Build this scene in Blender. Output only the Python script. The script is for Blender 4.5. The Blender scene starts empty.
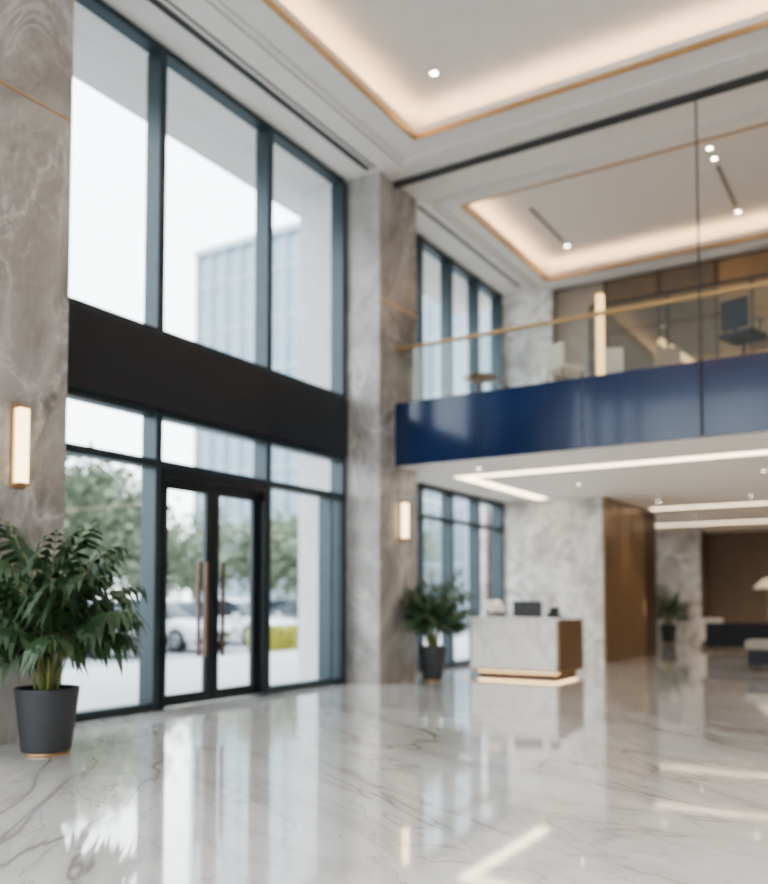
import bpy, bmesh, math, random
from mathutils import Vector, Matrix
random.seed(7)
S=bpy.context.scene
R=math.radians
try: S.view_settings.look='AgX - Medium High Contrast'
except Exception as e: print('look',e)
# ---------------------------------------------------------------- materials
def newmat(name):
    m=bpy.data.materials.new(name); m.use_nodes=True
    nt=m.node_tree; b=nt.nodes['Principled BSDF']
    return m,nt,b
def P(name,col,rough=0.5,metal=0.0,var=0.06,scale=3.0,emit=None,es=0.0,spec=0.5,coat=0.0):
    m,nt,b=newmat(name); N=nt.nodes; L=nt.links
    tc=N.new('ShaderNodeTexCoord'); n=N.new('ShaderNodeTexNoise'); n.inputs['Scale'].default_value=scale; n.inputs['Detail'].default_value=4
    L.new(tc.outputs['Object'],n.inputs['Vector'])
    r=N.new('ShaderNodeValToRGB')
    r.color_ramp.elements[0].position=0.3; r.color_ramp.elements[1].position=0.7
    r.color_ramp.elements[0].color=tuple(max(0,c*(1-var)) for c in col)+(1,)
    r.color_ramp.elements[1].color=tuple(min(1,c*(1+var)) for c in col)+(1,)
    L.new(n.outputs['Fac'],r.inputs['Fac']); L.new(r.outputs['Color'],b.inputs['Base Color'])
    b.inputs['Roughness'].default_value=rough; b.inputs['Metallic'].default_value=metal
    b.inputs['Specular IOR Level'].default_value=spec; b.inputs['Coat Weight'].default_value=coat
    if emit: b.inputs['Emission Color'].default_value=emit+(1,); b.inputs['Emission Strength'].default_value=es
    return m
def stone(name,c_dark,c_light,vein,scale=0.7,veinw=0.02,rough=0.3,vstr=0.7,stretch=(1,1,1),coat=0.0,ior=1.5,tile=None,joint=(0.5,0.5,0.5),detail=6,dist=1.2,rot=(0.3,0.25,0.6),broad=.35,mask=(.38,.62),vein2=None,speck=0.0):
    m,nt,b=newmat(name); N=nt.nodes; L=nt.links
    tc=N.new('ShaderNodeTexCoord'); mr0=N.new('ShaderNodeMapping'); mr0.inputs['Rotation'].default_value=rot
    L.new(tc.outputs['Object'],mr0.inputs['Vector'])
    mp=N.new('ShaderNodeMapping'); mp.inputs['Scale'].default_value=stretch
    L.new(mr0.outputs[0],mp.inputs['Vector'])
    n0=N.new('ShaderNodeTexNoise'); n0.inputs['Scale'].default_value=scale*1.1; n0.inputs['Detail'].default_value=8; n0.inputs['Roughness'].default_value=.6; n0.inputs['Distortion'].default_value=1.2
    L.new(mp.outputs[0],n0.inputs['Vector'])
    r0=N.new('ShaderNodeValToRGB'); r0.color_ramp.elements[0].position=0.32; r0.color_ramp.elements[1].position=0.68
    r0.color_ramp.elements[0].color=c_dark+(1,); r0.color_ramp.elements[1].color=c_light+(1,)
    L.new(n0.outputs['Fac'],r0.inputs['Fac'])
    last=r0.outputs['Color']
    nm=N.new('ShaderNodeTexNoise'); nm.inputs['Scale'].default_value=scale*.8; nm.inputs['Detail'].default_value=2
    L.new(mp.outputs[0],nm.inputs['Vector'])
    mm=N.new('ShaderNodeMapRange'); mm.inputs['From Min'].default_value=mask[0]; mm.inputs['From Max'].default_value=mask[1]; L.new(nm.outputs['Fac'],mm.inputs['Value'])
    vein2=vein2 or vein
    for k,(sc,w,st,off,vc) in enumerate([(scale,veinw*5,vstr*broad,3.1,vein2),(scale,veinw,vstr,3.1,vein),(scale*2.3,veinw*0.8,vstr*0.6,11.7,vein),(scale*1.5,veinw*4,vstr*broad*.8,23.7,vein2)]):
        mp2=N.new('ShaderNodeMapping'); mp2.inputs['Location'].default_value=(off,off*1.3,off*.4)
        L.new(mp.outputs[0],mp2.inputs['Vector'])
        n=N.new('ShaderNodeTexNoise'); n.inputs['Scale'].default_value=sc; n.inputs['Detail'].default_value=detail; n.inputs['Roughness'].default_value=0.55; n.inputs['Distortion'].default_value=dist
        L.new(mp2.outputs[0],n.inputs['Vector'])
        s=N.new('ShaderNodeMath'); s.operation='SUBTRACT'; s.inputs[1].default_value=0.5; L.new(n.outputs['Fac'],s.inputs[0])
        a=N.new('ShaderNodeMath'); a.operation='ABSOLUTE'; L.new(s.outputs[0],a.inputs[0])
        mr=N.new('ShaderNodeMapRange'); mr.inputs['From Min'].default_value=0; mr.inputs['From Max'].default_value=w
        mr.inputs['To Min'].default_value=st; mr.inputs['To Max'].default_value=0
        L.new(a.outputs[0],mr.inputs['Value'])
        mu=N.new('ShaderNodeMath'); mu.operation='MULTIPLY'; L.new(mr.outputs[0],mu.inputs[0]); L.new(mm.outputs[0],mu.inputs[1])
        mx=N.new('ShaderNodeMix'); mx.data_type='RGBA'; L.new(mu.outputs[0],mx.inputs[0]); L.new(last,mx.inputs[6]); mx.inputs[7].default_value=vc+(1,)
        last=mx.outputs[2]
    if tile:
        bk=N.new('ShaderNodeTexBrick'); bk.offset=0.0; bk.inputs['Scale'].default_value=1.0
        bk.inputs['Brick Width'].default_value=tile[0]; bk.inputs['Row Height'].default_value=tile[1]; bk.inputs['Mortar Size'].default_value=0.003; bk.inputs['Mortar Smooth'].default_value=0.3
        L.new(tc.outputs['Object'],bk.inputs['Vector'])
        mx=N.new('ShaderNodeMix'); mx.data_type='RGBA'; L.new(bk.outputs['Fac'],mx.inputs[0]); L.new(last,mx.inputs[6]); mx.inputs[7].default_value=joint+(1,)
        last=mx.outputs[2]
    L.new(last,b.inputs['Base Color'])
    b.inputs['Roughness'].default_value=rough; b.inputs['Coat Weight'].default_value=coat; b.inputs['Coat Roughness'].default_value=0.04
    b.inputs['IOR'].default_value=ior
    return m
def E(name,col,strength):
    m=bpy.data.materials.new(name); m.use_nodes=True; nt=m.node_tree; nt.nodes.clear()
    e=nt.nodes.new('ShaderNodeEmission'); o=nt.nodes.new('ShaderNodeOutputMaterial')
    e.inputs[0].default_value=col+(1,); e.inputs[1].default_value=strength
    nt.links.new(e.outputs[0],o.inputs[0]); return m
def G(name,tint=(0.9,0.96,0.97),base=0.06):
    m=bpy.data.materials.new(name); m.use_nodes=True; nt=m.node_tree; nt.nodes.clear(); N=nt.nodes; L=nt.links
    t=N.new('ShaderNodeBsdfTransparent'); t.inputs[0].default_value=tint+(1,)
    g=N.new('ShaderNodeBsdfGlossy'); g.inputs['Roughness'].default_value=0.02
    f=N.new('ShaderNodeLayerWeight'); f.inputs[0].default_value=0.5
    p=N.new('ShaderNodeMath'); p.operation='POWER'; p.inputs[1].default_value=5; L.new(f.outputs['Facing'],p.inputs[0])
    a=N.new('ShaderNodeMath'); a.operation='MULTIPLY_ADD'; a.inputs[1].default_value=.75; a.inputs[2].default_value=base; a.use_clamp=True; L.new(p.outputs[0],a.inputs[0])
    m2=N.new('ShaderNodeMixShader'); o=N.new('ShaderNodeOutputMaterial')
    L.new(a.outputs[0],m2.inputs[0]); L.new(t.outputs[0],m2.inputs[1]); L.new(g.outputs[0],m2.inputs[2]); L.new(m2.outputs[0],o.inputs[0])
    return m
M={}
M['floor']=stone('marble_floor',(0.71,0.69,0.67),(0.93,0.92,0.91),(0.30,0.275,0.255),scale=0.62,veinw=0.011,rough=0.06,vstr=0.75,stretch=(1,0.34,1),coat=0.8,ior=1.62,tile=(1.8,1.8),joint=(0.68,0.66,0.64),detail=4.5,dist=.8,rot=(0,0,-.95),broad=.6,mask=(.28,.55),vein2=(.47,.445,.42))
M['stone']=stone('grey_stone',(0.19,0.172,0.162),(0.42,0.39,0.37),(0.64,0.61,0.58),scale=1.0,veinw=0.012,rough=0.26,vstr=0.6,stretch=(1,1,0.55),detail=8,broad=.35,mask=(.35,.55))
M['stone_l']=stone('pale_marble',(0.30,0.275,0.255),(0.60,0.57,0.54),(0.88,0.86,0.83),scale=1.0,veinw=0.024,rough=0.22,vstr=0.85,detail=6,mask=(.3,.5),broad=.45)
M['deskm']=stone('desk_marble',(0.84,0.82,0.80),(0.93,0.92,0.90),(0.50,0.47,0.44),scale=1.1,veinw=0.012,rough=0.2,vstr=0.5)
M['extstone']=P('exterior_stone',(0.58,0.59,0.60),0.7)
M['white']=P('ceiling_paint',(0.65,0.62,0.59),0.7,var=0.02)
M['soffit']=P('soffit_paint',(0.80,0.77,0.74),0.55,var=0.02)
M['frame']=P('window_frame_metal',(0.045,0.062,0.072),0.35,0.4)
M['band']=P('spandrel_metal',(0.022,0.026,0.032),0.40,0.0,spec=.5)
M['doorm']=P('door_metal',(0.035,0.04,0.045),0.3,0.5)
M['glass']=G('window_glass',(0.93,0.965,0.975),0.06)
M['bglass']=G('balustrade_glass',(0.84,0.90,0.90),0.07)
M['gold']=P('brushed_brass',(0.52,0.35,0.18),0.36,0.85)
M['rail']=P('rail_bronze',(0.36,0.24,0.12),0.5,0.6)
M['handle']=P('handle_bronze',(0.20,0.13,0.095),0.4,0.5)
M['bronze']=P('bronze_panel',(0.28,0.185,0.11),0.33,0.45)
M['bronze_d']=P('dark_bronze',(0.09,0.062,0.042),0.4,0.4)
M['brownwall']=P('brown_wallcovering',(0.16,0.115,0.08),0.6)
M['greige']=P('greige_panel',(0.30,0.26,0.22),0.35)
M['blue']=P('navy_lacquer',(0.007,0.020,0.065),0.14,0.0,var=0.25,scale=0.8,coat=0.15)
M['black']=P('black_plastic',(0.015,0.016,0.018),0.4)
M['dark']=P('slot_black',(0.04,0.04,0.04),0.6)
M['slot']=P('slot_grey',(0.20,0.185,0.17),0.6)
M['pot']=P('pot_charcoal',(0.045,0.046,0.050),0.5)
M['soil']=P('soil',(0.05,0.035,0.025),0.95,var=0.4,scale=30)
M['leaf']=P('palm_leaf',(0.040,0.078,0.034),0.42,var=0.45,scale=4)
M['stem']=P('palm_stem',(0.22,0.24,0.08),0.6,var=0.3,scale=8)
M['cove']=E('cove_led',(1.0,0.66,0.37),30)
M['strip']=E('soffit_led',(1.0,0.80,0.57),6)
M['down']=E('downlight_led',(1.0,0.88,0.72),30)
M['sconce']=E('sconce_diffuser',(1.0,0.76,0.46),4.5)
M['post']=E('post_diffuser',(1.0,0.64,0.30),2.4)
M['slantbar']=E('slanted_bar_emitter',(1.0,0.66,0.36),1.5)  # emissive material of the slanted bar
M['deskled']=E('desk_led',(1.0,0.68,0.36),5)
M['shade']=P('lamp_shade',(0.70,0.65,0.56),0.8,emit=(1,0.82,0.6),es=0.05)
M['cream']=P('cream_fabric',(0.66,0.60,0.52),0.85)
M['navyfab']=P('navy_fabric',(0.022,0.025,0.034),0.85)
M['taupe']=P('taupe_fabric',(0.26,0.23,0.20),0.8)
M['paving']=P('paving',(0.50,0.50,0.49),0.7,var=0.08,scale=0.6)
M['asphalt']=P('asphalt',(0.32,0.33,0.34),0.8,var=0.1)
M['hedge']=P('hedge_leaf',(0.40,0.38,0.07),0.7,var=0.4,scale=6)
M['treel']=P('hazed_tree_leaf',(0.14,0.17,0.11),0.7,var=0.35,scale=2)  # leaf green lightened and greyed, distance haze put into the colour
M['bark']=P('bark',(0.16,0.12,0.09),0.9,var=0.3,scale=8)
M['carw']=P('car_paint_white',(0.70,0.71,0.73),0.25,coat=0.5)
M['carg']=P('car_paint_grey',(0.10,0.11,0.13),0.25,coat=0.5)
M['cargl']=P('car_glass',(0.03,0.04,0.05),0.08)
M['tyre']=P('tyre',(0.02,0.02,0.02),0.8)
M['rim']=P('rim',(0.5,0.5,0.52),0.3,0.8)
M['lampw']=P('headlight',(0.8,0.8,0.8),0.1)
M['bld']=P('hazed_tower_glass',(0.25,0.32,0.37),0.25,var=0.06,scale=0.3)  # light blue-grey, atmospheric whitening put into the colour
M['bldf']=P('tower_fin',(0.38,0.43,0.47),0.5)
M['orchid']=P('white_petals',(0.92,0.88,0.82),0.7)
M['vase']=P('vase_ceramic',(0.30,0.22,0.15),0.4)
M['screen']=P('screen_glass',(0.01,0.012,0.02),0.1)
# ---------------------------------------------------------------- mesh builder
class MB:
    def __init__(s,name): s.name=name; s.bm=bmesh.new(); s.mats=[]
    def mi(s,k):
        if k not in s.mats: s.mats.append(k)
        return s.mats.index(k)
    def face(s,pts,k,smooth=False):
        vs=[s.bm.verts.new(p) for p in pts]
        f=s.bm.faces.new(vs); f.material_index=s.mi(k); f.smooth=smooth; return f
    def xpane(s,x,y0,y1,z0,z1,k='glass'): s.face([(x,y0,z0),(x,y1,z0),(x,y1,z1),(x,y0,z1)],k)
    def ypane(s,y,x0,x1,z0,z1,k='glass'): s.face([(x0,y,z0),(x1,y,z0),(x1,y,z1),(x0,y,z1)],k)
    def box(s,x0,x1,y0,y1,z0,z1,k,mat=None):
        c=[(x0,y0,z0),(x1,y0,z0),(x1,y1,z0),(x0,y1,z0),(x0,y0,z1),(x1,y0,z1),(x1,y1,z1),(x0,y1,z1)]
        if mat: c=[mat@Vector(p) for p in c]
        v=[s.bm.verts.new(p) for p in c]; i=s.mi(k)
        for q in ((3,2,1,0),(4,5,6,7),(0,1,5,4),(1,2,6,5),(2,3,7,6),(3,0,4,7)):
            f=s.bm.faces.new([v[j] for j in q]); f.material_index=i
        return s
    def rings(s,rs,k,smooth=True,cap=True):
        i=s.mi(k); vr=[[s.bm.verts.new(p) for p in r] for r in rs]; n=len(rs[0])
        for a,b in zip(vr,vr[1:]):
            for j in range(n):
                f=s.bm.faces.new((a[j],a[(j+1)%n],b[(j+1)%n],b[j])); f.material_index=i; f.smooth=smooth
        if cap:
            f=s.bm.faces.new(list(reversed(vr[0]))); f.material_index=i
            f=s.bm.faces.new(vr[-1]); f.material_index=i
    def lathe(s,c,prof,k,n=28,smooth=True,cap=True):
        s.rings([[(c[0]+r*math.cos(2*math.pi*j/n),c[1]+r*math.sin(2*math.pi*j/n),c[2]+z) for j in range(n)] for r,z in prof],k,smooth,cap)
    def tube(s,pts,rad,k,n=8,smooth=True):
        pts=[Vector(p) for p in pts]; rs=[]
        for i,p in enumerate(pts):
            d=(pts[min(i+1,len(pts)-1)]-pts[max(i-1,0)]).normalized()
            u=d.cross(Vector((0,0,1)));
            if u.length<1e-3: u=Vector((1,0,0))
            u.normalize(); w=u.cross(d)
            r=rad[i] if isinstance(rad,(list,tuple)) else rad
            rs.append([p+r*(math.cos(2*math.pi*j/n)*u+math.sin(2*math.pi*j/n)*w) for j in range(n)])
        s.rings(rs,k,smooth)
    def ball(s,c,r,k,sub=2,sc=(1,1,1)):
        mt=Matrix.Translation(c)@Matrix.Diagonal((*sc,1))
        g=bmesh.ops.create_icosphere(s.bm,subdivisions=sub,radius=r,matrix=mt); i=s.mi(k)
        fs=set(f for v in g['verts'] for f in v.link_faces)
        for f in fs: f.material_index=i; f.smooth=True
    def done(s,bevel=0,origin=None,rot=0):
        bmesh.ops.recalc_face_normals(s.bm,faces=s.bm.faces) if s.bm.faces else None
        me=bpy.data.meshes.new(s.name)
        s.bm.to_mesh(me); s.bm.free()
        for k in s.mats: me.materials.append(M[k])
        o=bpy.data.objects.new(s.name,me); S.collection.objects.link(o)
        if origin is not None: o.location=origin
        if rot: o.rotation_euler=(0,0,rot)
        if bevel:
            b=o.modifiers.new('bevel','BEVEL'); b.width=bevel; b.segments=3; b.limit_method='ANGLE'
        return o
def bx(name,x0,x1,y0,y1,z0,z1,k,bevel=0): return MB(name).box(x0,x1,y0,y1,z0,z1,k).done(bevel)

# ---------------------------------------------------------------- dimensions
XW=-8.3; XR=7.0; YB=-6.0; YE=31.0
PX=-7.52
ZC=8.68; BY=12.53; SZ0=3.70; SZ1=4.73
P1=5.83; P2=12.03
bx('floor',XW-0.15,XR,YB,YE+0.3,-0.2,0,'floor')
# ---------------------------------------------------------------- stone pillars
def pillar(name,y0,y1,x0=-9.2):
    b=MB(name); b.box(XW-0.05,PX,y0,y1,0,ZC,'stone'); b.box(x0,XW-0.05,y0,y1,-0.03,ZC,'extstone'); 
    return b.done()
p1=pillar('stone_pillar',3.9,P1); p2=pillar('stone_pillar',P2,13.3)
for n,(y0,y1) in enumerate(((3.9,P1),(P2,13.3))):
    b=MB('trim_%d'%(n+1))
    b.box(PX,PX+0.006,y0,y1,6.49,6.515,'gold')
    if n==0: b.box(XW+.2,PX+0.006,y0-0.006,y0,6.49,6.515,'gold')
    b.done()
# ---------------------------------------------------------------- curtain wall (west)
def mull(b,y,z0,z1,w=0.11,x0=XW-0.14,x1=XW+0.12,k='frame'): b.box(x0,x1,y-w/2,y+w/2,z0,z1,k)
win=MB('window_1')
ZT=8.60; YM=P2-.06; YS=P1+.06
for y in (YS,7.76,9.96,YM):
    mull(win,y,4.8,ZT); mull(win,y,0.0,3.85)
mull(win,11.60,0,3.15,0.05)
win.box(XW-.1,XW+.1,YS,YM,ZT,ZC,'frame'); win.box(XW-.1,XW+.1,YS,YM,4.8,4.9,'frame')
win.box(XW-.1,XW+.1,YS,YM,3.76,3.85,'frame'); win.box(XW-.1,XW+.1,YS,YM,3.10,3.2,'frame')
for a,c in ((YS,7.70),(10.02,YM)): win.box(XW-.1,XW+.1,a,c,0.0,0.10,'frame')
win.xpane(XW,YS,YM,4.85,ZT+.02); win.xpane(XW,YS,YM,3.15,3.8)
win.xpane(XW,YS,7.75,0.05,3.15); win.xpane(XW,9.97,YM,0.05,3.15)
win.done()
sp=MB('trim_3')
for a,c in ((P1+.01,7.755),(7.765,9.955),(9.965,P2-.01)): sp.box(XW-.2,XW+.16,a,c,3.85,4.8,'band')
sp.done(0.006)
def leaf(name,y0,y1,hy):
    b=MB(name); x0,x1=XW-.03,XW+.03; z0,z1=0.02,2.98
    b.box(x0,x1,y0,y0+.12,z0,z1,'doorm'); b.box(x0,x1,y1-.12,y1,z0,z1,'doorm')
    b.box(x0,x1,y0+.12,y1-.12,z1-.12,z1,'doorm'); b.box(x0,x1,y0+.12,y1-.12,z0,z0+.14,'doorm')
    b.xpane(XW,y0+.1,y1-.1,z0+.1,z1-.1)
    for sgn in (1,-1):
        X=XW+sgn*.07
        b.box(X-.015,X+.015,hy-.028,hy+.028,0.62,1.92,'handle')
        for z in (0.85,1.7): b.box(min(X,XW+sgn*.03),max(X,XW+sgn*.03),hy-.02,hy+.02,z-.02,z+.02,'handle')
    b.done()
leaf('door_1',7.89,8.85,8.70); leaf('door_2',8.87,9.83,9.03)
fr=MB('trim_4')
fr.box(XW-.12,XW+.14,7.82,7.885,0,3.1,'doorm'); fr.box(XW-.12,XW+.14,9.835,9.90,0,3.1,'doorm'); fr.box(XW-.12,XW+.14,7.885,9.835,2.985,3.1,'doorm'); fr.done()
for n,(z0,z1) in enumerate(((0,SZ0),(SZ1,ZC))):
    b=MB('window_%d'%(n+2))
    for y in (13.36,14.7,16.0,17.3,18.58): mull(b,y,z0,z1,0.09)
    for z in (z0,z1-.1): b.box(XW-.1,XW+.1,13.32,18.63,z,z+.1,'frame')
    if n==0: b.box(XW-.1,XW+.1,13.32,18.63,3.02,3.1,'frame')
    b.xpane(XW,13.32,18.63,z0+.05,z1-.05); b.done()
b=MB('window_4')
for y in (-6,-3.5,-1,1.5,3.84): mull(b,y,0,ZC)
for z in (0,3.1,3.8,4.8,ZC-.1): b.box(XW-.1,XW+.1,YB,3.88,z,z+.1,'frame')
b.xpane(XW,YB,3.88,.05,ZC-.05); b.done()
bx('trim_5',XW-.15,XW+.15,YB,3.88,3.9,4.8,'band')
b=MB('window_5')  # unseen wall behind the camera, glazed to add soft daylight fill
for i in range(8):
    x=XW+i*(XR-XW)/7; b.box(x-.06,x+.06,YB-.2,YB,0,ZC,'frame')
for z in (0,3.1,3.85,4.8,ZC-.1): b.box(XW,XR,YB-.18,YB-.02,z,z+.1,'frame')
b.ypane(YB-.1,XW,XR,.05,ZC-.05); b.done()
bx('wall_east',XR,XR+.2,YB,YE+.3,0,9.4,'stone_l')
# ---------------------------------------------------------------- ceiling with two coved trays
T1=(-6.54,5.6,-3.0,11.5); T2=(-6.95,5.6,13.9,18.3)
CH=.40
ce=MB('ceiling')
X0,X1=-9.78,XR
def cb(a,b_,c,d): ce.box(a,b_,c,d,ZC,ZC+.1,'white')
cb(X0,T1[0],YB,T1[3]); cb(T1[1],X1,YB,T1[3]); cb(T1[0],T1[1],YB,T1[2])
cb(X0,X1,T1[3],T2[2]); cb(X0,T2[0],T2[2],T2[3]); cb(T2[1],X1,T2[2],T2[3]); cb(X0,X1,T2[3],19.4)
for T in (T1,T2):
    g=0.3; zt=ZC+CH
    ce.box(T[0]-g,T[1]+g,T[2]-g,T[3]+g,zt,zt+.08,'white')
    ce.box(T[0]-g-.05,T[0]-g,T[2]-g,T[3]+g,ZC+.1,zt,'white'); ce.box(T[1]+g,T[1]+g+.05,T[2]-g,T[3]+g,ZC+.1,zt,'white')
    ce.box(T[0]-g,T[1]+g,T[2]-g-.05,T[2]-g,ZC+.1,zt,'white'); ce.box(T[0]-g,T[1]+g,T[3]+g,T[3]+g+.05,ZC+.1,zt,'white')
ce.done()
tn=6
for T in (T1,T2):
    b=MB('trim_%d'%tn); tn+=1
    w=.04
    for k,(z0,z1,ww) in (('gold',(ZC-.02,ZC+.05,w)),('white',(ZC+.05,ZC+.16,.03))):
        b.box(T[0],T[0]+ww,T[2],T[3],z0,z1,k); b.box(T[1]-ww,T[1],T[2],T[3],z0,z1,k)
        b.box(T[0]+ww,T[1]-ww,T[2],T[2]+ww,z0,z1,k); b.box(T[0]+ww,T[1]-ww,T[3]-ww,T[3],z0,z1,k)
    b.done()
    b=MB('cove_light_strip'); z=ZC+.10
    b.box(T[0]-.10,T[0]-.06,T[2],T[3],z,z+.03,'cove'); b.box(T[1]+.06,T[1]+.10,T[2],T[3],z,z+.03,'cove')
    b.box(T[0],T[1],T[2]-.10,T[2]-.06,z,z+.03,'cove'); b.box(T[0],T[1],T[3]+.06,T[3]+.10,z,z+.03,'cove'); b.done()
b=MB('trim_%d'%tn); tn+=1
for T,offs in ((T1,(.5,.62)),(T2,(.35,.47))):
    for o in offs:
        z0=ZC-.03; w=.05
        b.box(T[0]-o,T[0]-o+w,T[2]-o,T[3]+o,z0,ZC,'white'); b.box(T[0]-o+w,T[1]+o,T[3]+o-w,T[3]+o,z0,ZC,'white'); b.box(T[0]-o+w,T[1]+o,T[2]-o,T[2]-o+w,z0,ZC,'white')
b.done()
b=MB('ceiling_slot_diffuser'); b.box(-7.72,-7.62,-5,11.9,ZC-.012,ZC,'dark'); b.box(-7.55,-7.51,-5,11.9,ZC-.012,ZC,'slot'); b.done()
b=MB('ceiling_slot_diffuser'); b.box(-7.66,-7.56,13.5,18.3,ZC-.012,ZC,'slot'); b.done()
bx('ceiling_track',PX,XR,BY-.035,BY+.035,ZC-.10,ZC,'dark')
# ---------------------------------------------------------------- mezzanine
sl=MB('mezzanine_slab')
sl.box(PX,XR,BY+.04,13.3,SZ0,SZ1,'soffit'); sl.box(XW-.18,XR,13.3,YE,SZ0,SZ1,'soffit'); sl.done()
b=MB('balcony_fascia'); joints=[PX,-5.93,-4.20,-2.47,-.74,.99,2.72,4.45,6.18,XR]
for a,c in zip(joints,joints[1:]): b.box(a+.006,c-.006,BY,BY+.04,SZ0-.01,SZ1+.05,'blue')
b.done(0.004)
b=MB('glass_balustrade')
for a,c in zip(joints,joints[1:]): b.ypane(BY+.06,a+.01,c-.01,SZ1,5.72,'bglass')
b.box(PX,XR,BY+.03,BY+.09,5.71,5.76,'rail'); b.box(PX,XR,BY+.045,BY+.075,SZ1,SZ1+.05,'rail'); b.done()
b=MB('light_column'); b.box(-4.01,-3.91,BY+.12,BY+.22,SZ1,6.06,'post'); b.box(-4.02,-3.90,BY+.11,BY+.23,6.06,6.09,'gold'); b.box(-4.02,-3.90,BY+.11,BY+.23,SZ1,SZ1+.04,'gold'); b.done()
b=MB('steel_rod'); b.tube([(-2.47,BY-.02,SZ0+.02),(-2.47,BY-.02,ZC-.10)],.012,'dark',10); b.done()
b=MB('wall_mezzanine'); y=19.0
b.box(XW-.18,-7.0,y-.25,y+.3,SZ1,ZC,'stone_l'); b.box(-7.0,XR,y,y+.3,SZ1,ZC,'bronze_d')
for i in range(12): 
    x=-7.0+i*1.2; b.box(x+.04,min(x+1.16,XR),y-.03,y,SZ1+.02,ZC-.05,'greige' if i in(0,) else ('bronze' if i in (3,4,7) else 'brownwall'))
b.done()
b=MB('glass_partition'); yy=17.6
for x in (-5.7,-4.1,-2.5,-.9,.7,2.3): b.box(x-.025,x+.025,yy-.03,yy+.03,SZ1,7.6,'dark')
b.box(-5.7,XR,yy-.03,yy+.03,7.6,7.66,'dark'); b.ypane(yy,-5.7,XR,SZ1+.02,7.6,'bglass'); b.done()
b=MB('slanted_bar'); m=Matrix.Translation((-4.0,18.92,6.55))@Matrix.Rotation(R(42),4,'Y')  # tilted emissive bar in front of the mezzanine back wall
b.box(-.8,.8,-.03,.03,-.07,.07,'slantbar',m); b.done()
b=MB('linear_light'); 
for (x0,x1,y0,y1) in ((-7.25,XR-1,14.25,14.5),(-7.25,-7.0,14.5,18.4),(-5.6,XR-1,21.9,22.05),(-6.8,XR-1,26.9,27.05)):
    b.box(x0,x1,y0,y1,SZ0-.012,SZ0,'strip')
b.done()
# ---------------------------------------------------------------- ground floor back
bx('wall_lobby',XW-.18,-5.83,18.65,18.95,0,SZ0,'stone_l')
b=MB('wall_bronze')
b.box(-6.1,-5.83,18.95,23.2,0,SZ0,'bronze_d')
for i in range(4):
    y=18.66+i*1.12; b.box(-5.83,-5.78,y,y+1.08,0,SZ0-.02,'bronze' if i<3 else 'bronze_d')
for y in (21.9,): b.box(-5.78,-5.75,y-.015,y+.015,1.0,1.4,'gold')
b.done()
bx('wall_corridor',-9,-6.0,29.7,30.0,0,SZ0,'stone_l')
bx('wall_north',-6.0,XR,30.8,31.1,0,SZ0,'brownwall'); bx('wall_return',-6.3,-6.0,30.0,31.1,0,SZ0,'brownwall')
bx('wall_west',-9,-8.8,18.95,29.7,0,SZ0,'stone_l')
# ---------------------------------------------------------------- sconces
def sconce(y,z0,z1):
    b=MB('wall_sconce'); x=PX
    b.box(x,x+.03,y-.075,y+.075,z0,z1,'gold'); b.box(x+.03,x+.11,y-.05,y+.05,z0+.05,z1-.05,'sconce')
    b.box(x+.03,x+.12,y-.06,y+.06,z1-.05,z1-.02,'gold'); b.box(x+.03,x+.12,y-.06,y+.06,z0+.02,z0+.05,'gold'); b.done()
sconce(5.26,2.5,3.34); sconce(12.76,2.42,3.12)
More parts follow.
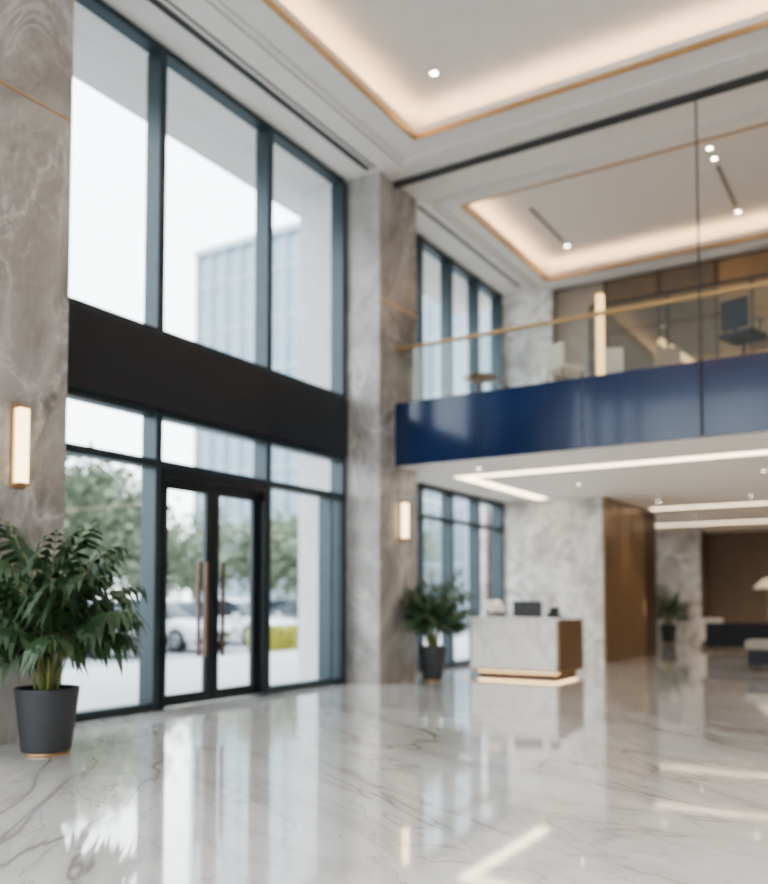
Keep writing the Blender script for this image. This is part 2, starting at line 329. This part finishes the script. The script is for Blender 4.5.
# ---------------------------------------------------------------- palms
def palm(loc,rt,rb,h,leaf_h,spread,nf,seed,limit=None,tmax=60,short=.36,lw=.085,ls=.27):
    rng=random.Random(seed)
    b=MB('potted_palm')
    b.lathe((0,0,0),[(rb*.93,0),(rb*.93,.03)],'gold',40)
    b.lathe((0,0,0),[(rb,.03),(rb+.02*rt,.05),(rt*.99,h-.02),(rt,h),(rt*.92,h),(rt*.9,h-.06)],'pot',40)
    b.lathe((0,0,0),[(rt*.9,h-.08),(rt*.9,h-.06)],'soil',30)
    for i in range(nf):
        az=2*math.pi*(i*0.381966)+rng.uniform(-.2,.2)
        q=i/(nf-1)
        tilt=R(8+tmax*q**1.1+rng.uniform(-6,6))
        Lf=leaf_h*(1.0-short*q)*rng.uniform(.85,1.1)
        r0=rt*.4*rng.random()
        p=Vector((math.cos(az)*r0,math.sin(az)*r0,h-.07)); dirh=Vector((math.cos(az),math.sin(az),0))
        pts=[p.copy()]; ang=R(2+8*q); n=16
        for k in range(n):
            t=(k+1)/n
            a=ang+(tilt-ang)*min(1,t*1.4)+R(85)*max(0,t-.42)**1.2*spread
            d=dirh*math.sin(a)+Vector((0,0,1))*math.cos(a)
            p=p+d*Lf/n; pts.append(p.copy())
        b.tube(pts,[.012*(1-.75*k/n) for k in range(n+1)],'stem',5)
        side=Vector((-dirh.y,dirh.x,0))
        nl=12
        for j in range(nl):
            t=.42+.58*j/(nl-1)
            f=t*n; i0=min(int(f),n-1); pt=pts[i0].lerp(pts[i0+1],f-i0)
            tg=(pts[i0+1]-pts[i0]).normalized()
            up=side.cross(tg); 
            if up.z<0: up=-up
            ll=ls*math.sin(math.pi*(.28+.60*(j/(nl-1))))*leaf_h*.85*rng.uniform(.8,1.2)
            for sg in ((1,-1) if j<nl-1 else (0,)):
                d=(side*sg*.8+tg*(.75+.4*j/nl)+up*.1+Vector((rng.uniform(-.15,.15),rng.uniform(-.15,.15),rng.uniform(-.35,.05)))).normalized()
                wv=d.cross(up).normalized()*ll*lw
                if sg==0: wv=side*ll*lw
                m1=pt+d*ll*.35+Vector((0,0,-.02)); m2=pt+d*ll*.70+Vector((0,0,-.11*ll/.3)); e=pt+d*ll*.93+Vector((0,0,-.26*ll/.3))
                vs=[b.bm.verts.new(v) for v in (pt,m1+wv,m1-wv,m2+wv*.8,m2-wv*.8,e)]
                mi=b.mi('leaf')
                for fc in ((0,1,2),(1,3,4,2),(3,5,4)):
                    ff=b.bm.faces.new([vs[q_] for q_ in fc]); ff.material_index=mi
    if limit:
        for v in b.bm.verts:
            lim=limit(v.co.x+loc[0],v.co.y+loc[1],v.co.z)
            dx=loc[0]-lim; m=-v.co.x
            if m>dx*.6: v.co.x=-(dx*.6+dx*.38*(1-math.exp(-(m-dx*.6)/(dx*.38))))
    return b.done(origin=loc)
palm((-6.78,5.10,0),.285,.215,.60,1.80,1.0,30,3,lambda x,y,z:PX+.02 if z<2.4 else PX+.14,46,.46,.115,.27)
palm((-7.12,13.12,0),.25,.17,.60,1.50,.8,32,5,lambda x,y,z:PX+.02,48,.44,.10,.26)
palm((-6.75,28.4,0),.26,.2,.6,1.4,.6,22,9)
# ---------------------------------------------------------------- reception desk
b=MB('reception_desk')
dx0,dx1,dy0,dy1=-7.05,-5.33,14.5,15.8
b.box(dx0+.12,dx1-.12,dy0+.14,dy1-.06,0,.10,'bronze_d')
b.box(dx0-.02,dx1+.04,dy0-.03,dy1,.10,.135,'gold')
b.box(dx0+.1,dx1-.1,dy0+.11,dy0+.14,.07,.10,'deskled'); b.box(dx1-.12,dx1-.09,dy0+.14,dy1-.1,.07,.10,'deskled')
b.box(dx0,dx1-.05,dy0,dy0+.10,.135,1.04,'deskm'); b.box(dx1-.05,dx1,dy0,dy1,.135,1.04,'bronze'); b.box(dx0,dx0+.05,dy0+.1,dy1,.135,1.04,'deskm')
b.box(dx0-.03,dx1+.03,dy0-.03,dy0+.5,1.04,1.08,'deskm'); b.box(dx0+.05,dx1-.05,dy0+.5,dy1,.72,.76,'bronze_d')
b.done(0.004)
b=MB('computer_monitor')
b.box(-.18,.18,-.1,.1,0,.015,'black'); b.box(-.03,.03,-.02,.02,.015,.3,'black'); b.box(-.27,.27,-.045,-.015,.24,.62,'black'); b.box(-.255,.255,-.015,-.012,.255,.605,'screen'); b.done(.004,(-6.2,15.2,.761),R(15))
b=MB('desk_phone'); b.box(-.1,.1,-.1,.1,0,.05,'black'); b.box(-.08,.08,-.05,.03,.05,.19,'black'); b.box(-.12,-.06,-.1,.1,.05,.09,'black'); b.done(.01,(-5.50,14.75,1.08))
b=MB('flower_vase'); b.lathe((0,0,0),[(.05,0),(.08,.05),(.06,.11),(.045,.12)],'vase',20)
for i in range(22):
    a=i*2.4; r=.15*math.sqrt(i/22); b.ball((r*math.cos(a),r*math.sin(a),.20+.06*math.cos(i)),.06,'orchid',1)
b.done(0,(-6.66,14.72,1.08))
# ---------------------------------------------------------------- mezzanine furniture
def armchair(loc,rot,k='cream',name='lounge_chair',w=.36):
    b=MB(name)
    b.box(-w,w,-.36,.3,.2,.44,k); b.box(-w,w,.24,.40,.2,.86,k); b.box(-w-.06,-w+.02,-.36,.4,.2,.62,k); b.box(w-.02,w+.06,-.36,.4,.2,.62,k)
    for x in (-w+.01,w-.01):
        for y in (-.3,.34): b.tube([(x,y,0),(x,y,.22)],.018,'bronze_d',8)
    return b.done(.03,loc,rot)
def sidechair(loc,rot,k='cream'):
    b=MB('side_chair')
    b.box(-.22,.22,-.22,.22,.42,.48,k); b.box(-.21,.21,.18,.23,.48,.84,k)
    for x in (-.19,.19):
        for y in (-.19,.2): b.tube([(x,y,0),(x,y,.43)],.014,'bronze_d',8)
    return b.done(.015,loc,rot)
sidechair((-4.78,13.4,SZ1),R(150)); sidechair((-4.25,14.1,SZ1),R(200),'cream')
sidechair((-3.3,14.2,SZ1),R(20),'taupe')
armchair((-7.1,15.4,SZ1),R(-60),'taupe')
b=MB('side_table'); b.lathe((0,0,0),[(.2,0),(.2,.02),(.03,.03),(.03,.5),(.3,.51),(.3,.54)],'bronze',24); b.done(0,(-6.3,13.4,SZ1))
b=MB('console_table'); b.box(-.6,.6,-.25,.25,.66,.70,'bronze_d')
for a in (-.58,.54):
    for c in (-.23,.19): b.box(a,a+.04,c,c+.04,0,.66,'bronze_d')
b.done(.004,(-1.5,14.4,SZ1))
b=MB('office_chair')
for i in range(5):
    a=i*2*math.pi/5; b.tube([(0,0,.1),(.28*math.cos(a),.28*math.sin(a),.05)],.02,'black',6); b.ball((.28*math.cos(a),.28*math.sin(a),.03),.03,'black',1)
b.tube([(0,0,.08),(0,0,.45)],.03,'black',10); b.box(-.24,.24,-.24,.24,.44,.52,'navyfab'); b.box(-.20,.20,.2,.26,.56,.98,'navyfab'); b.box(-.03,.03,.2,.25,.45,.6,'black')
for x in (-.27,.25): b.box(x,x+.02,-.1,.12,.66,.69,'black'); b.box(x,x+.02,0,.03,.46,.66,'black')
b.done(.012,(-2.0,13.15,SZ1),R(160))
# ---------------------------------------------------------------- lounge
def sofa(loc,rot,w,k):
    b=MB('lounge_sofa'); h=w/2
    b.box(-h,h,-.42,.4,.12,.40,k); b.box(-h,h,.25,.45,.12,.78,k); b.box(-h,-h+.16,-.42,.4,.12,.6,k); b.box(h-.16,h,-.42,.4,.12,.6,k)
    n=max(1,int(round(w/.8)))
    for i in range(n):
        a=-h+.17+i*(w-.34)/n; b.box(a,a+(w-.34)/n-.02,-.44,.25,.40,.5,k)
    for x in (-h+.08,h-.08):
        for y in (-.36,.38): b.tube([(x,y,0),(x,y,.12)],.02,'bronze_d',8)
    b.done(.03,loc,rot)
sofa((-3.85,25.0,0),R(180),2.0,'navyfab'); 
armchair((-5.1,26.8,0),R(190),'cream',w=.3); armchair((-2.9,27.0,0),R(170),'cream')
sofa((-1.4,22.5,0),R(90),1.9,'navyfab')
b=MB('bench_ottoman'); b.box(-.6,.6,-.45,.45,.42,.6,'taupe'); b.box(-.56,.56,-.41,.41,.12,.42,'navyfab')
for x in (-.5,.5):
    for y in (-.35,.35): b.tube([(x,y,0),(x,y,.12)],.03,'black',8)
b.done(.03,(-2.25,18.6,0))
b=MB('coffee_table'); b.lathe((0,0,0),[(.3,0),(.3,.02),(.05,.04),(.05,.34),(.5,.35),(.5,.39)],'bronze_d',30); b.done(0,(-3.0,22.9,0))
b=MB('floor_lamp'); b.lathe((0,0,0),[(.16,0),(.16,.025)],'gold',24); b.tube([(0,0,.02),(0,0,2.0)],.013,'gold',8)
b.lathe((0,0,0),[(.42,1.74),(.40,1.78),(.12,2.04),(.10,2.05)],'shade',30); b.done(0,(-3.75,28.3,0))
# ---------------------------------------------------------------- downlights
def down(x,y,z,power=40,r=.05,lamp=True):
    b=MB('ceiling_downlight'); b.lathe((0,0,0),[(r*1.5,0),(r*1.5,-.012),(r*1.05,-.012)],'white',20,cap=False); b.lathe((0,0,0),[(r*1.05,-.006),(r*1.05,-.002)],'down',20)
    o=b.done(0,(x,y,z))
    if lamp:
        l=bpy.data.lights.new('downlight','SPOT'); l.energy=power; l.spot_size=R(110); l.spot_blend=.8; l.color=(1,.82,.64); l.shadow_soft_size=.15
        lo=bpy.data.objects.new('lamp',l); S.collection.objects.link(lo); lo.parent=o; lo.location=(0,0,-.06)
for x in (-5.75,-1.5,2.7):
    for y in (10.7,6.0,1.0): down(x,y,ZC+CH,150)
for x,y in ((-6.2,17.6),(-2.75,15.0),(-2.75,15.4),(-2.75,17.8),(1,17.6),(1,15.2)): down(x,y,ZC+CH,100,.04)
for x in (-3.1,.5): down(x,18.65,ZC,10,.035)
for x in (-5.0,-3.0,-1.0):  # added soffit downlights, put in to warm the corridor and lounge
    for y in (20.3,24.4,28.6): down(x,y,SZ0,125,.04)
for x in (-5.6,-2.2,1.5): down(x,16.4,SZ0,60,.035)  # more added soffit downlights for warmth under the balcony
down(-6.4,13.5,SZ0,70,.035)  # likewise added, warms the area beside the pillar
b=MB('track_light_rail'); b.box(-6.23,-6.17,15.5,17.3,ZC+CH-.02,ZC+CH,'slot'); b.box(-2.78,-2.72,15.7,17.5,ZC+CH-.02,ZC+CH,'slot'); b.done()
# ---------------------------------------------------------------- exterior
b=MB('paving'); b.box(-15.0,-9.21,-60,80,-.25,-.03,'paving'); b.box(-9.21,XW-.2,P1+.01,P2-.01,-.25,-.03,'paving'); b.box(-9.21,XW-.2,13.31,80,-.25,-.03,'paving'); b.box(-9.21,XW-.2,-60,3.89,-.25,-.03,'paving'); b.box(XW-.2,30,-60,YB-.25,-.25,-.03,'paving'); b.done()
bx('road',-260,-15.0,-120,300,-.25,-.06,'asphalt')
def hedge(x0,x1,y0,y1,h,k='hedge'):
    b=MB('hedge'); b.box(x0+.08,x1-.08,y0+.08,y1-.08,-.06,h-.06,k)
    rng=random.Random(int(x0*10+y0)); mi=b.mi(k)
    for i in range(int(900*(y1-y0)/5)):
        c=Vector((rng.uniform(x0,x1),rng.uniform(y0,y1),rng.uniform(0.05,h)))
        if rng.random()<.5: c.x=x1-.05*rng.random()
        elif rng.random()<.6: c.z=h-.03+.06*rng.random()
        a=Vector((rng.gauss(0,1),rng.gauss(0,1),rng.gauss(0,1))).normalized()*.07; d=a.orthogonal().normalized()*.045
        f=b.bm.faces.new([b.bm.verts.new(q) for q in (c-a,c+d,c+a,c-d)]); f.material_index=mi
    b.done()
hedge(-16.0,-15.2,8,11.6,.55); hedge(-16.0,-15.2,18.4,27,.62)
def tree(x,y,h,r,seed,n=1500):
    rng=random.Random(seed); b=MB('tree'); 
    b.tube([(0,0,0),(.05,0,h*.3),(0,.08,h*.6)],[.16,.12,.07],'bark',10)
    cs=[]
    for i in range(9):
        a=i*2.4; rr=r*.6*math.sqrt(i/9); c=Vector((rr*math.cos(a),rr*math.sin(a),h*.62+rng.uniform(-.2,.32)*h)); cs.append(c)
        b.tube([(0,0,h*.35),c*.6+Vector((0,0,h*.15)),c],[.06,.04,.02],'bark',6)
    mi=b.mi('treel')
    for i in range(n):
        c=rng.choice(cs)+Vector((rng.gauss(0,1),rng.gauss(0,1),rng.gauss(0,.8)))*r*.26
        c.z=max(c.z,.3)
        a=Vector((rng.gauss(0,1),rng.gauss(0,1),rng.gauss(0,1))).normalized()*.17; d=a.orthogonal().normalized()*.11
        f=b.bm.faces.new([b.bm.verts.new(q) for q in (c-a,c+d,c+a,c-d)]); f.material_index=mi
    b.done(0,(x,y,-.06))
tree(-23,17.2,6.0,2.4,1,2400); tree(-26,21.5,6.2,2.6,2,2400); tree(-30,27.5,5.6,2.6,3,1800); tree(-34,35,6,2.8,4,1800); tree(-30,39,6,3,5,1800); tree(-24,12,7,2.8,6); tree(-27,45,6.5,3,8); tree(-24,29,4.6,2.0,11)
def car(x,y,rot,k):
    b=MB('parked_car')
    secs=[(-2.2,.55,.62,.72),(-2.1,.30,.80,.86),(-1.5,.24,.92,.90),(0,.22,.95,.92),(1.3,.24,.92,.90),(1.95,.28,.80,.86),(2.2,.36,.66,.74)]
    rs=[]
    for (px,z0,z1,w) in secs:
        rs.append([(px,-w,z0+.08),(px,-w*.9,z0),(px,w*.9,z0),(px,w,z0+.08),(px,w,(z0+z1)/2+.1),(px,w*.93,z1-.04),(px,w*.8,z1),(px,-w*.8,z1),(px,-w*.93,z1-.04),(px,-w,(z0+z1)/2+.1)])
    b.rings(rs,k)
    cab=[(-1.75,.88,.90,.80),(-1.35,.88,1.42,.66),(-.7,.9,1.5,.64),(.1,.9,1.5,.64),(.55,.9,1.38,.66),(1.2,.88,.92,.78)]
    rs=[]
    for (px,z0,z1,w) in cab: rs.append([(px,-.84,z0-.05),(px,.84,z0-.05),(px,w,z1-.03),(px,w*.92,z1),(px,-w*.92,z1),(px,-w,z1-.03)])
    b.rings(rs,'cargl')
    b.rings([[(px,-w,z-.03),(px,w,z-.03),(px,w*.9,z+.015),(px,-w*.9,z+.015)] for px,z,w in ((-1.35,1.42,.68),(-.7,1.51,.66),(.1,1.51,.66),(.5,1.41,.67))],k)
    for sx in (-1.38,1.38):
        for sy in (-1,1):
            c=Vector((sx,sy*.80,.34))
            def ring(r,yy): return [(c.x+r*math.cos(2*math.pi*j/20),c.y+sy*yy,c.z+r*math.sin(2*math.pi*j/20)) for j in range(20)]
            b.rings([ring(.33,-.1),ring(.34,.1),ring(.30,.135)],'tyre'); b.rings([ring(.2,.13),ring(.18,.15)],'rim')
    for sy in (-.62,.62): b.box(2.02,2.2,sy-.16,sy+.16,.56,.68,'lampw')
    b.box(2.17,2.22,-.4,.4,.42,.56,'black')
    for sy in (-.95,.95): b.box(.75,.95,sy-.08,sy+.08,.92,1.04,k)
    b.done(.01,(x,y,-.06),rot)
car(-18.5,14.9,R(4),'carg'); car(-18.6,17.9,0,'carw'); car(-19.2,21.8,R(-3),'carw'); car(-19.3,25.6,0,'carg'); car(-19.0,11.9,0,'carw')
b=MB('office_tower'); x0,x1,y0,y1,h=-48.5,-18,50,75,29
b.box(x0,x1,y0,y1,-.06,h,'bld')
x=x0
while x<x1: b.box(x,x+.12,y0-.35,y0,-.06,h,'bldf'); x+=1.5
for i in range(1,8): b.box(x0,x1,y0-.1,y0,i*3.8-.25,i*3.8,'bldf')
b.box(x0-.2,x1+.2,y0-.4,y1,h,h+.5,'bldf'); b.done()
# ---------------------------------------------------------------- world
w=bpy.data.worlds.new('sky'); S.world=w; w.use_nodes=True; nt=w.node_tree; bg=nt.nodes['Background']
tc=nt.nodes.new('ShaderNodeTexCoord'); sx=nt.nodes.new('ShaderNodeSeparateXYZ'); rp=nt.nodes.new('ShaderNodeValToRGB')
nt.links.new(tc.outputs['Generated'],sx.inputs[0]); nt.links.new(sx.outputs['Z'],rp.inputs[0]); nt.links.new(rp.outputs[0],bg.inputs[0])
rp.color_ramp.elements[0].color=(.95,.98,1,1); rp.color_ramp.elements[1].color=(.82,.91,1,1)
bg.inputs[1].default_value=5.5
# ---------------------------------------------------------------- camera
cam=bpy.data.cameras.new('camera'); co=bpy.data.objects.new('camera',cam); S.collection.objects.link(co)
co.location=(0,0,1.4); co.rotation_euler=(R(92.8),0,R(31.7))
cam.sensor_fit='HORIZONTAL'; cam.sensor_width=36; cam.lens=856/768*36; cam.shift_y=116/768
cam.clip_end=600
cam.dof.use_dof=True; cam.dof.focus_distance=5.2; cam.dof.aperture_fstop=0.75
S.camera=co
